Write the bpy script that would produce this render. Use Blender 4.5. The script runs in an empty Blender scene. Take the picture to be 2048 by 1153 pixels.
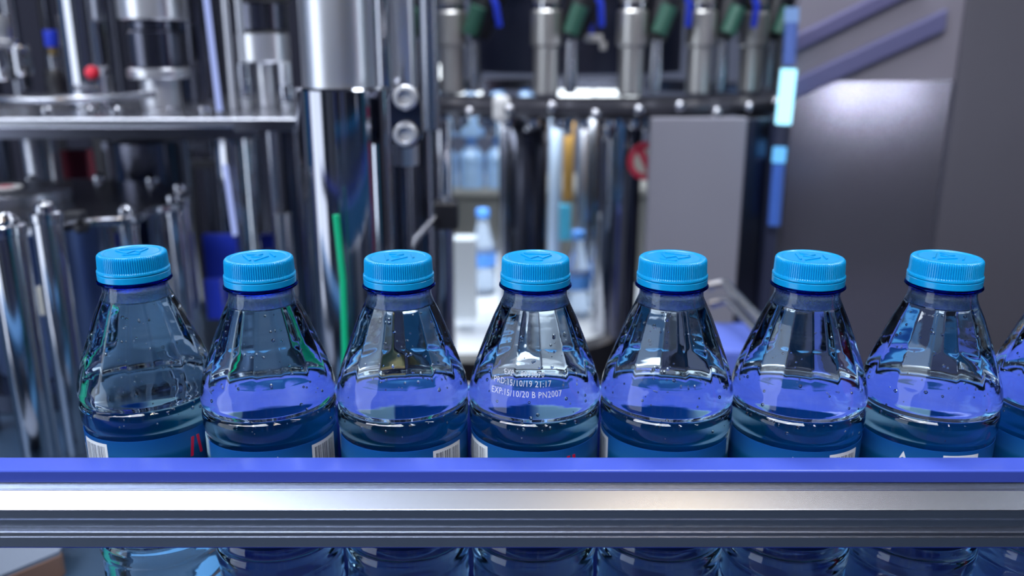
import bpy, bmesh, math, random
from math import sin, cos, tan, atan, radians, pi, sqrt
from mathutils import Vector, Matrix
random.seed(7)
S = bpy.context.scene
COL = S.collection

# ------------------------------------------------------------------ camera
F = 1750.0                      # focal length in pixels of the 2048 wide frame
TH = radians(15.8)              # downward pitch
CAMZ = 1.2078
CAMY = -0.3797
BELT = 0.900                    # conveyor surface the bottles stand on
TOP = 1.115                     # top of the caps
cam_d = bpy.data.cameras.new('camera'); cam = bpy.data.objects.new('camera', cam_d)
COL.objects.link(cam); S.camera = cam
cam.location = (0, CAMY, CAMZ); cam.rotation_euler = (pi/2 - TH, 0, 0)
cam_d.sensor_width = 36; cam_d.lens = F/2048*36
cam_d.clip_start = 0.02; cam_d.clip_end = 60
cam_d.dof.use_dof = True; cam_d.dof.focus_distance = 0.375; cam_d.dof.aperture_fstop = 6.4
# ------------------------------------------------------------------ world and exposure
w = bpy.data.worlds.new('hall_air'); S.world = w; w.use_nodes = True
w.node_tree.nodes['Background'].inputs[0].default_value = (0.4, 0.5, 0.8, 1)
w.node_tree.nodes['Background'].inputs[1].default_value = 0.16
S.view_settings.view_transform = 'Standard'; S.view_settings.look = 'None'
S.view_settings.exposure = 0.0; S.view_settings.gamma = 1; S.view_settings.use_curve_mapping = False
cy = S.cycles
cy.max_bounces = 16; cy.transmission_bounces = 16; cy.glossy_bounces = 6; cy.diffuse_bounces = 3
cy.transparent_max_bounces = 8; cy.sample_clamp_indirect = 6; cy.sample_clamp_direct = 0
cy.caustics_reflective = False; cy.caustics_refractive = True; cy.blur_glossy = 0.3
cy.use_denoising = True; cy.use_adaptive_sampling = True; cy.adaptive_threshold = 0.02

def area(name, loc, target, sx, sy, power, col=(1, 1, 1), spread=180):
    l = bpy.data.lights.new(name, 'AREA'); l.shape = 'RECTANGLE'; l.size = sx; l.size_y = sy
    l.energy = power; l.color = col; l.spread = radians(spread)
    o = bpy.data.objects.new(name, l); COL.objects.link(o); o.location = loc
    o.rotation_euler = (Vector(target)-Vector(loc)).to_track_quat('-Z', 'Y').to_euler()
    return o
area('ceiling_lamp_row_front', (-1.05, -1.35, 2.75), (-0.5, -0.1, 1.0), 2.5, 0.5, 66, (0.86, 0.92, 1.0))
area('ceiling_lamp_row_machine', (0.1, 0.75, 2.6), (0.0, 0.6, 0.9), 1.6, 0.35, 34, (0.88, 0.93, 1.0))
area('ceiling_lamp_warm', (0.42, -1.25, 2.72), (0.1, 0, 1.0), 0.16, 0.3, 7, (1.0, 0.75, 0.45))
area('streak_light_left', (-2.3, -1.1, 1.2), (-.1, 0.3, 1.05), 1.4, 2.0, 22, (0.80, 0.88, 1.0))  # unseen light, added and sized for a broad bright streak in the column
for _x, _z, _p in ((1.213, 1.036, .065), (1.402, 1.045, .045)):
    area('work_lamp', (_x, -1.0, _z), (_x*.404, .93, 1.14), .05, .035, _p, (.86, .9, 1.0), 50)
area('turntable_fill_light', (.0, 1.15, 1.09), (-.02, 1.2, .75), .5, .2, 3, (.85, .93, 1.0))  # unseen light added to brighten the turntable
area('shelf_fill_light', (-.1, 1.75, 1.55), (-.05, 1.98, 1.0), .5, .1, 3.5, (.85, .93, 1.0))  # unseen light added to lift the dark stacked bottles
area('streak_light_right', (2.9, 0.2, 1.3), (0, 0.2, 1.0), 0.25, 1.8, 7, (0.82, 0.9, 1.0))  # unseen light added for tall streaks in the polished steel

# ------------------------------------------------------------------ helpers
def phi(py): return TH + atan((py-576.5)/F)
def at(px, py, Y):
    d = Vector((px-1024, F*cos(TH)+(576.5-py)*sin(TH), -F*sin(TH)+(576.5-py)*cos(TH)))
    t = (Y-CAMY)/d.y
    return Vector((0, CAMY, CAMZ)) + d*t
def zat(py, Y): return CAMZ - (Y-CAMY)*tan(phi(py))
def kpx(py, Y):                 # pixels per metre there
    P = at(1024, py, Y); dep = (P.y-CAMY)*cos(TH) + (CAMZ-P.z)*sin(TH)
    return F/dep

class MB:
    def __init__(s): s.v = []; s.f = []; s.m = []; s.sm = []
    def add(s, vs, fs, mi=0, smooth=True):
        b = len(s.v); s.v += [tuple(v) for v in vs]
        for f in fs: s.f.append(tuple(i+b for i in f)); s.m.append(mi); s.sm.append(smooth)
        return s
    def box(s, x0, x1, y0, y1, z0, z1, mi=0):
        vs = [(x, y, z) for x in (x0, x1) for y in (y0, y1) for z in (z0, z1)]
        return s.add(vs, [(0,1,3,2),(4,6,7,5),(0,4,5,1),(2,3,7,6),(0,2,6,4),(1,5,7,3)], mi, False)
    def lathe(s, prof, n=48, c=(0,0,0), mi=0, close=True, smooth=True, rfun=None):
        vs = []; k = len(prof)
        for j in range(k):
            r, z = prof[j]
            for i in range(n):
                a = 2*pi*i/n; rr = r if rfun is None else rfun(a, z, r)
                vs.append((c[0]+rr*cos(a), c[1]+rr*sin(a), c[2]+z))
        fs = [(j*n+i, j*n+(i+1)%n, (j+1)*n+(i+1)%n, (j+1)*n+i) for j in range(k-1) for i in range(n)]
        if prof[0][1] > prof[-1][1]: fs = [f[::-1] for f in fs]
        s.add(vs, fs, mi, smooth)
        if close:
            b = len(s.v)-len(vs); up = prof[-1][1] > prof[0][1]
            bot = tuple(b+i for i in range(n)); topf = tuple(b+(k-1)*n+i for i in range(n))
            for f, flip in ((bot, up), (topf, not up)):
                s.f.append(f[::-1] if flip else f); s.m.append(mi); s.sm.append(False)
        return s
    def tube(s, pts, r, n=16, mi=0, cap=True):
        pts = [Vector(p) for p in pts]; rs = r if isinstance(r, (list, tuple)) else [r]*len(pts)
        vs = []; prev = None
        for j, p in enumerate(pts):
            t = (pts[min(j+1, len(pts)-1)]-pts[max(j-1, 0)]).normalized()
            if prev is None:
                u = t.orthogonal().normalized()
            else:
                u = (prev - t*prev.dot(t)).normalized()
            prev = u; v = t.cross(u)
            for i in range(n):
                a = 2*pi*i/n; vs.append(p + (u*cos(a)+v*sin(a))*rs[j])
        k = len(pts)
        fs = [(j*n+i, j*n+(i+1)%n, (j+1)*n+(i+1)%n, (j+1)*n+i) for j in range(k-1) for i in range(n)]
        b = len(s.v); s.add(vs, fs, mi, True)
        if cap:
            s.f.append(tuple(b+i for i in range(n))[::-1]); s.m.append(mi); s.sm.append(False)
            s.f.append(tuple(b+(k-1)*n+i for i in range(n))); s.m.append(mi); s.sm.append(False)
        return s
    def prism_x(s, prof, x0, x1, mi=0):      # closed (y,z) outline swept along x
        n = len(prof)
        vs = [(x0, y, z) for y, z in prof]+[(x1, y, z) for y, z in prof]
        fs = [(i, (i+1) % n, n+(i+1) % n, n+i) for i in range(n)]+[tuple(range(n))[::-1], tuple(range(n, 2*n))]
        return s.add(vs, fs, mi, False)
    def prism_z(s, prof, z0, z1, mi=0):      # closed (x,y) outline swept along z
        n = len(prof)
        vs = [(x, y, z0) for x, y in prof]+[(x, y, z1) for x, y in prof]
        fs = [(i, (i+1) % n, n+(i+1) % n, n+i) for i in range(n)]+[tuple(range(n))[::-1], tuple(range(n, 2*n))]
        return s.add(vs, fs, mi, False)
    def prism_y(s, prof, y0, y1, mi=0):      # closed (x,z) outline swept along y
        n = len(prof)
        vs = [(x, y0, z) for x, z in prof]+[(x, y1, z) for x, z in prof]
        fs = [(i, n+i, n+(i+1) % n, (i+1) % n) for i in range(n)]+[tuple(range(n)), tuple(range(n, 2*n))[::-1]]
        return s.add(vs, fs, mi, False)
    def ball(s, c, r, n=10, m=6, mi=0, sz=1.0):
        prof = [(r*sin(pi*j/m)+1e-6, -r*sz*cos(pi*j/m)) for j in range(m+1)]
        return s.lathe(prof, n, c, mi, close=False)
    def build(s, name, mats, parent=None, bevel=0, recalc=True, origin=None):
        me = bpy.data.meshes.new(name)
        o0 = Vector(origin) if origin is not None else Vector((0, 0, 0))
        me.from_pydata([Vector(v)-o0 for v in s.v], [], s.f); 
        for m in (mats if isinstance(mats, (list, tuple)) else [mats]): me.materials.append(m)
        me.polygons.foreach_set('material_index', s.m); me.polygons.foreach_set('use_smooth', s.sm)
        if recalc:
            bm = bmesh.new(); bm.from_mesh(me); bmesh.ops.recalc_face_normals(bm, faces=bm.faces)
            for e in bm.edges:
                if len(e.link_faces) == 2 and e.calc_face_angle(0) > .45: e.smooth = False
            bm.to_mesh(me); bm.free()
        me.update()
        o = bpy.data.objects.new(name, me); COL.objects.link(o); o.location = o0
        if parent is not None: 
            o.parent = parent
            o.location = o0 - (parent.location if origin is not None else parent.location)
        if bevel:
            md = o.modifiers.new('bevel', 'BEVEL'); md.width = bevel; md.segments = 2; md.limit_method = 'ANGLE'
        return o

def tag(o, label, cat, group=None, kind=None):
    o['label'] = label; o['category'] = cat
    if group: o['group'] = group
    if kind: o['kind'] = kind
    return o
def thing(name, loc, label, cat, group=None):
    o = bpy.data.objects.new(name, None); COL.objects.link(o); o.location = loc; o.empty_display_size = 0.02
    return tag(o, label, cat, group)
def struct(o): o['kind'] = 'structure'; return o

# ------------------------------------------------------------------ materials
def nodes(m):
    m.use_nodes = True; nt = m.node_tree; nt.nodes.clear()
    out = nt.nodes.new('ShaderNodeOutputMaterial'); return nt, out
def N(nt, t, **kw):
    n = nt.nodes.new(t)
    for k, v in kw.items():
        if k in n.inputs: n.inputs[k].default_value = v
        else: setattr(n, k, v)
    return n
def pbr(name, col, rough=0.5, metal=0.0, noise=0.0, nscale=60, bump=0.0, bscale=200, stretch=(1, 1, 1), rnoise=0.0, ior=1.5, emit=0, sss=0, coat=0, aniso=0):
    m = bpy.data.materials.new(name); nt, out = nodes(m)
    b = N(nt, 'ShaderNodeBsdfPrincipled'); nt.links.new(b.outputs[0], out.inputs[0])
    b.inputs['Base Color'].default_value = (*col, 1); b.inputs['Roughness'].default_value = rough
    b.inputs['Metallic'].default_value = metal; b.inputs['IOR'].default_value = ior
    if coat: b.inputs['Coat Weight'].default_value = coat
    if aniso: b.inputs['Anisotropic'].default_value = aniso
    if sss:
        b.inputs['Subsurface Weight'].default_value = sss; b.inputs['Subsurface Radius'].default_value = (0.3, 0.8, 1.0)
        b.inputs['Subsurface Scale'].default_value = 0.003
    if emit:
        b.inputs['Emission Color'].default_value = (*col, 1); b.inputs['Emission Strength'].default_value = emit
    if noise or bump or rnoise:
        tc = N(nt, 'ShaderNodeTexCoord'); mp = N(nt, 'ShaderNodeMapping'); mp.inputs['Scale'].default_value = stretch
        nt.links.new(tc.outputs['Object'], mp.inputs[0])
        nz = N(nt, 'ShaderNodeTexNoise', Scale=nscale, Detail=5.0); nt.links.new(mp.outputs[0], nz.inputs['Vector'])
        if noise:
            cr = N(nt, 'ShaderNodeMix', data_type='RGBA'); nt.links.new(nz.outputs['Fac'], cr.inputs['Factor'])
            cr.inputs[6].default_value = (*[c*(1-noise) for c in col], 1); cr.inputs[7].default_value = (*[min(1, c*(1+noise)) for c in col], 1)
            nt.links.new(cr.outputs[2], b.inputs['Base Color'])
        if rnoise:
            mr = N(nt, 'ShaderNodeMapRange'); nt.links.new(nz.outputs['Fac'], mr.inputs[0])
            mr.inputs[3].default_value = max(0.02, rough-rnoise); mr.inputs[4].default_value = rough+rnoise
            nt.links.new(mr.outputs[0], b.inputs['Roughness'])
        if bump:
            n2 = N(nt, 'ShaderNodeTexNoise', Scale=bscale, Detail=4.0); nt.links.new(mp.outputs[0], n2.inputs['Vector'])
            bp = N(nt, 'ShaderNodeBump', Strength=bump, Distance=0.001); nt.links.new(n2.outputs['Fac'], bp.inputs['Height'])
            nt.links.new(bp.outputs[0], b.inputs['Normal'])
    return m
def glass(name, col, ior, rough=0.0, bump=0.0, bscale=400, bdist=0.0004):
    m = bpy.data.materials.new(name); nt, out = nodes(m)
    g = N(nt, 'ShaderNodeBsdfGlass'); g.inputs['Color'].default_value = (*col, 1); g.inputs['IOR'].default_value = ior
    g.inputs['Roughness'].default_value = rough; nt.links.new(g.outputs[0], out.inputs[0])
    if bump:
        tc = N(nt, 'ShaderNodeTexCoord'); nz = N(nt, 'ShaderNodeTexNoise', Scale=bscale, Detail=3.0)
        nt.links.new(tc.outputs['Object'], nz.inputs['Vector'])
        bp = N(nt, 'ShaderNodeBump', Strength=bump, Distance=bdist); nt.links.new(nz.outputs['Fac'], bp.inputs['Height'])
        nt.links.new(bp.outputs[0], g.inputs['Normal'])
    return m
def emis(name, col, st):
    m = bpy.data.materials.new(name); nt, out = nodes(m)
    e = N(nt, 'ShaderNodeEmission', Strength=st); e.inputs[0].default_value = (*col, 1); nt.links.new(e.outputs[0], out.inputs[0])
    return m

M_PET = glass('clear_blue_plastic', (0.91, 0.965, 1.0), 1.5, 0.0, 0.12, 90, 0.0005)
M_MIST = glass('misted_plastic', (0.80, 0.91, 1.0), 1.5, 0.04, 0.9, 1500, 0.0003)
M_WATER = glass('water', (0.955, 0.985, 1.0), 0.887)
M_BUB = glass('air_bubble', (1, 1, 1), 0.75)
M_RING = glass('deep_blue_plastic', (0.12, 0.30, 0.96), 1.5, 0.06)
M_CAP = pbr('sky_blue_cap_plastic', (0.003, 0.30, 0.66), 0.22, 0, sss=0.12)
M_CHROME = pbr('polished_steel', (0.50, 0.51, 0.56), 0.10, 1)
M_STEEL = pbr('brushed_steel', (0.42, 0.43, 0.48), 0.27, 1, noise=.12, nscale=14, stretch=(1, 1, .15))
M_DSTEEL = pbr('dark_steel', (0.11, 0.115, 0.15), 0.22, 1, noise=.2, nscale=20)
M_BLACK = pbr('black_rubber', (0.012, 0.012, 0.018), 0.4)
M_NAVY = pbr('dark_navy_paint', (0.02, 0.025, 0.06), 0.5, noise=.3, nscale=6)
M_BLUEP = pbr('royal_blue_plastic', (0.02, 0.05, 0.62), 0.35)
M_RAILB = pbr('blue_guide_plastic', (0.065, 0.11, 0.60), 0.30, noise=.10, nscale=30, stretch=(.02, 1, 14))
M_ALU = pbr('extruded_aluminium', (0.45, 0.49, 0.59), 0.27, 1, noise=.10, nscale=160, stretch=(.0003, 6, 10))
M_WHITE = pbr('white_plastic', (0.75, 0.76, 0.80), 0.4)
M_GREEN = pbr('green_plastic', (0.0, 0.42, 0.20), 0.4)
M_RED = pbr('red_plastic', (0.42, 0.02, 0.06), 0.5)
M_YEL = pbr('yellow_plastic', (0.62, 0.38, 0.08), 0.5)
M_CYAN = pbr('cyan_plastic', (0.08, 0.48, 0.72), 0.4)
M_BRIGHT = pbr('bright_satin_steel', (.74, .75, .80), .30, .9, noise=.1, nscale=20, stretch=(1, 1, .1))
M_BRASS = pbr('dull_brass', (.45, .32, .14), .3, 1)
M_GREYP = pbr('grey_steel_sheet', (0.26, 0.26, 0.32), 0.5, .15, noise=.1, nscale=3)
M_BEIGE = pbr('beige_board', (0.42, 0.42, 0.40), 0.6)

# ================================================================== THE HALL
M_FLOOR = pbr('hall_floor', (0.06, 0.08, 0.11), 0.4, noise=.2, nscale=2)
M_WALL = pbr('hall_wall', (0.20, 0.22, 0.32), 0.7, noise=.15, nscale=1.5)
M_CEIL = pbr('hall_ceiling', (0.11, 0.12, 0.18), 0.8)
hx, hy0, hy1, hz = 3.4, -2.8, 4.2, 3.3
def streak_wall(name, axis, seed, sc=2.6, dim=1.0):  # colour stripes invented so polished steel shows streaky reflections
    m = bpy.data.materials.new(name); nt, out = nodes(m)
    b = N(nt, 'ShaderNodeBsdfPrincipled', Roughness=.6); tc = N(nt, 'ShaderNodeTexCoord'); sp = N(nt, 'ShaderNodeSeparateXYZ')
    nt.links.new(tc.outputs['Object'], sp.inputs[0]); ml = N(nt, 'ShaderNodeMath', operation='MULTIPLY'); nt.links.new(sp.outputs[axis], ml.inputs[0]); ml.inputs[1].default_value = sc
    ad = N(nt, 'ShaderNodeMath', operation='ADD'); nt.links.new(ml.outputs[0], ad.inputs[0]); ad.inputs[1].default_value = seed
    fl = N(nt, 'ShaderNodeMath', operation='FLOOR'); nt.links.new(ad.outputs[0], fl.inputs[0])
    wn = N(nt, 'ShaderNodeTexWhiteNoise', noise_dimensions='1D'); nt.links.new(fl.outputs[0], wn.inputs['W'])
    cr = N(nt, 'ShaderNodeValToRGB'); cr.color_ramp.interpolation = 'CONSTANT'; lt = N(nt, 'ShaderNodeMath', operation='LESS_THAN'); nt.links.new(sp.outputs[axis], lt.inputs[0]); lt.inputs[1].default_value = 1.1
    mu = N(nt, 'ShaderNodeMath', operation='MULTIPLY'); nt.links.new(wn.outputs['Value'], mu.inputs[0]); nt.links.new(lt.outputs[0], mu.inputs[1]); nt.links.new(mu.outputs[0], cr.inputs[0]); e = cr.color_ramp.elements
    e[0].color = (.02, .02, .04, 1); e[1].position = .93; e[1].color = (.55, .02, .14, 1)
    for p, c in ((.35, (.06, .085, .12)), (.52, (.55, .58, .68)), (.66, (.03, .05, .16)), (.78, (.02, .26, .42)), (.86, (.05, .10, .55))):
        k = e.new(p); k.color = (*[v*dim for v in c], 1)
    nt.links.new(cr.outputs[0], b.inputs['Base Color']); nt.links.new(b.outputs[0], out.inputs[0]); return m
struct(MB().box(-hx, hx, hy0, hy1, -0.1, 0).build('floor', M_FLOOR))
struct(MB().box(-hx, hx, hy0, hy1, hz, hz+.1).build('ceiling', M_CEIL))
struct(MB().box(-hx-.1, -hx, hy0, hy1, 0, hz).build('wall_left', streak_wall('left_wall_streaks', 1, 3.3)))
struct(MB().box(hx, hx+.1, hy0, hy1, 0, hz).build('wall_right', streak_wall('right_wall_streaks', 1, 17.2)))
struct(MB().box(-hx-.1, hx+.1, hy1, hy1+.1, 0, hz).build('wall_back', M_WALL))
struct(MB().box(-hx-.1, hx+.1, hy0-.1, hy0, 0, hz).build('wall_front', streak_wall('front_wall_streaks', 0, 40.6, 6.0, .5)))
M_LAMP = emis('lamp_tube_glow', (0.88, 0.94, 1.0), 20)
def ceiling_lamp(x, y, w, l, label):
    t = thing('ceiling_light', (x, y, hz), label, 'light', 'ceiling lights of the hall')
    MB().box(x-w/2-.03, x+w/2+.03, y-l/2-.03, y+l/2+.03, hz-.05, hz).build('housing', M_WHITE, t)
    MB().box(x-w/2, x+w/2, y-l/2, y+l/2, hz-.058, hz-.05).build('diffuser', M_LAMP, t)
for i, (x, y, w, l) in enumerate([(-2.2, -1.6, .12, 1.3), (-.9, -2.0, .12, 1.2), (.9, -2.0, .12, 1.2), (2.3, -1.4, .12, 1.3), (-2.3, .6, .12, 1.3), (2.4, 1.0, .12, 1.3),
                                  (-1.4, 2.4, .14, 1.4), (0.0, 2.6, .14, 1.4), (1.5, 2.4, .14, 1.4)]):
    ceiling_lamp(x, y, w, l, 'long white strip light on the dark hall ceiling')

# ================================================================== BOTTLES
HB = 0.215
def interp(tab, x):
    if x <= tab[0][0]: return tab[0][1]
    for (a, va), (b, vb) in zip(tab, tab[1:]):
        if x <= b:
            t = (x-a)/(b-a); return va+(vb-va)*t
    return tab[-1][1]
# outer radius in mm against distance below the cap top in mm
PR = [(13.0, 14.3), (17.0, 14.3), (18.5, 14.6), (20.5, 15.6), (27.2, 18.8), (36.8, 22.7), (46.4, 26.3), (52, 28.2), (56.3, 29.3), (60, 30.1), (63.5, 30.5), (65.5, 30.5),
      (66.4, 29.9), (67.2, 29.1), (68.1, 29.1), (68.9, 30.0), (70, 30.5), (73, 30.55), (76.5, 30.4), (78.4, 29.9), (79.0, 29.4),
      (131, 29.4), (132, 30.0), (134.5, 30.5), (135.6, 30.2), (136.8, 29.2), (138, 29.2), (139, 30.2), (141, 30.5), (146, 30.4), (147.5, 29.7), (150, 29.5),
      (160, 29.7), (163, 29.0), (166, 29.7), (180, 30.2), (200, 30.3), (208, 29.4), (212, 27.5), (214.4, 24), (215, 21)]
def smooth_prof(tab, step):
    out = []; x = tab[0][0]
    pts = []
    while x < tab[-1][0]: pts.append(x); x += step
    pts += [p for p, _ in tab]; pts = sorted(set(round(p, 3) for p in pts))
    for p in pts:
        q = [interp(tab, p+d) for d in (-.5, -.25, 0, .25, .5)]; out.append((p, sum(q)/5))
    return out
NF = 14
def facet(a, rel, r):
    # flat panels on the cone, dying away in scallops at the shoulder and at the neck
    if rel < 18 or rel > 66: return r
    A = interp([(18, 1.02), (21.5, .975), (45, .972), (54, .978), (60, 1.02), (66, 1.1)], rel)
    loc = ((a*NF/(2*pi)) % 1.0 - .5)*2*pi/NF
    p = r*A/cos(loc)
    k = 0.32                         # smooth minimum, millimetres
    h = max(0, min(1, .5+.5*(p-r)/k)); return p*(1-h)+r*h-k*h*(1-h)
def make_body():
    mb = MB(); n = 196; prof = smooth_prof(PR, 1.0)
    P = [(r/1000, HB-rel/1000) for rel, r in prof][::-1]
    fun = lambda a, z, r: facet(a, (HB-z)*1000, r*1000)/1000
    mb.lathe(P, n, close=True, rfun=fun)
    return mb
def make_cavity():
    mb = MB(); inner = [(14.0, 11.5), (14.2, 13.2), (17.0, 13.6), (18.5, 13.9), (20.5, 14.7), (20.9, 14.85)]
    P = [(r/1000, HB-rel/1000) for rel, r in inner]
    mb.lathe(P, 96, close=True)
    return mb
def body_object(parent):
    out = make_body(); cav = make_cavity()
    me = bpy.data.meshes.new('bottle_body'); bm = bmesh.new()
    def put(mb, mi, flip):
        m2 = bpy.data.meshes.new('tmp'); m2.from_pydata(mb.v, [], mb.f); b2 = bmesh.new(); b2.from_mesh(m2)
        bmesh.ops.recalc_face_normals(b2, faces=b2.faces)
        if flip: bmesh.ops.reverse_faces(b2, faces=b2.faces)
        for f in b2.faces: f.smooth = len(f.verts) < 6; f.material_index = mi
        b2.to_mesh(m2); b2.free(); bm.from_mesh(m2); bpy.data.meshes.remove(m2)
    put(out, 0, False); put(cav, 1, True)
    bm.to_mesh(me); bm.free(); me.materials.append(M_PET); me.materials.append(M_MIST)
    o = bpy.data.objects.new('bottle_body', me); COL.objects.link(o); o.parent = parent
    return o
LEVEL = 21.2
def make_water():
    prof = [(rel, r) for rel, r in smooth_prof(PR, 1.2) if LEVEL+.3 < rel < 210]
    P = [(interp(PR, 211)/1000-.0012, HB-.2112)] + [(r/1000-.0006, HB-rel/1000) for rel, r in prof[::-1]]
    P += [(interp(PR, LEVEL)/1000-.0006, HB-LEVEL/1000)]
    fun = lambda a, z, r: facet(a, (HB-z)*1000, r*1000+.6)/1000-.0006
    mb = MB(); mb.lathe(P, 112, close=True, rfun=fun); return mb
def make_bubbles(seed):
    rnd = random.Random(seed); mb = MB()
    for k in range(130):
        rel = rnd.choice([rnd.uniform(26, 66), rnd.gauss(48, 8), rnd.gauss(70, 2.5)])
        rel = min(77, max(25, rel)); a = rnd.uniform(0, 2*pi); r = facet(a, rel, interp(PR, rel))-rnd.choice([1.7, 1.9])
        mb.ball((r/1000*cos(a), r/1000*sin(a), HB-rel/1000), rnd.choice([.0003, .0004, .0005, .00062, .0008]), 8, 6)
    return mb
def make_cap():
    mb = MB(); n = 288
    P = [(0.0002, 11.9), (11.8, 11.9), (12.3, 12.15), (13.6, 12.2), (14.4, 12.0), (14.9, 11.5), (15.1, 10.9), (15.15, 10.3), (15.35, 5.2), (15.75, 4.6), (15.85, 4.1), (15.8, 3.7)]
    P = [(r/1000, HB-.0122+z/1000) for r, z in P]
    def knurl(a, z, r):
        rel = z-(HB-.0122)
        if r < .0140 or rel < .0050: return r
        return r - (.0005 if (int(round(a/(2*pi)*n)) % 3 == 0) else 0.0)
    mb.lathe(P[::-1], n, close=False, rfun=knurl, smooth=True)
    b = MB(); b.lathe([(.0135, HB-.0122+.0037), (.0158, HB-.0122+.0037)], 96, close=False)
    mb.add(b.v, b.f); return mb
def make_band():
    P = [(15.4, 0.3), (15.75, .5), (15.8, 3.0), (15.5, 3.35), (15.3, 3.4)]
    P = [(r/1000, HB-.0122+z/1000) for r, z in P]
    mb = MB(); mb.lathe(P, 96, close=True); return mb
def make_neckring():
    P = [(14.2, -1.6), (15.9, -1.35), (16.35, -.9), (16.3, -.35), (15.6, -.05), (14.2, 0.1)]
    P = [(r/1000, HB-.0122+z/1000) for r, z in P]
    mb = MB(); mb.lathe(P, 96, close=True); return mb
def make_emblem():
    # raised mark on the cap's top: two peaks in a ring of short strokes
    mb = MB(); z0, z1 = HB-.0004, HB+.0002
    for pts in ([(-7, -3.5), (-3.5, 3), (-1.2, -.6), (1.8, 4.2), (7.2, -3.5), (5.6, -3.5), (1.8, 1.7), (-1, -3.0), (-3.4, .4), (-5.4, -3.5)],
                [(-6, -5.6), (6, -5.6), (5.2, -4.6), (-5.2, -4.6)], [(-4, 6.0), (4, 6.0), (3.2, 6.9), (-3.2, 6.9)]):
        mb.prism_z([(x/1000, y/1000) for x, y in pts], z0, z1)
    return mb
def curved_patch(a0, a1, rel0, rel1, r, n=24, th=.00006):
    mb = MB(); vs = []; fs = []
    for k, rr in enumerate((r, r+th)):
        for i in range(n+1):
            a = a0+(a1-a0)*i/n
            for rel in (rel0, rel1): vs.append((rr*cos(a), rr*sin(a), HB-rel/1000))
    m = 2*(n+1)
    for i in range(n):
        q = (2*i, 2*i+1, 2*i+3, 2*i+2); fs.append(q); fs.append(tuple(j+m for j in q[::-1]))
        fs.append((2*i, 2*i+2, m+2*i+2, m+2*i)); fs.append((2*i+1, m+2*i+1, m+2*i+3, 2*i+3))
    fs.append((0, m, m+1, 1)); fs.append((2*n, 2*n+1, m+2*n+1, m+2*n)); mb.add(vs, fs, 0, True); return mb
def wrapped(polys, a_c, rel_c, r, th=.00006):
    # flat outlines (mm, x to the right seen from outside, y up) wrapped on the label
    mb = MB()
    for poly in polys:
        n = len(poly); vs = []
        for rr in (r, r+th):
            for x, y in poly: a = a_c + (x/1000)/r; vs.append((rr*cos(a), rr*sin(a), HB-rel_c/1000+y/1000))
        fs = [tuple(range(n)), tuple(range(n, 2*n))[::-1]]+[(i, n+i, n+(i+1) % n, (i+1) % n) for i in range(n)]
        mb.add(vs, fs, 0, False)
    return mb
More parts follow.
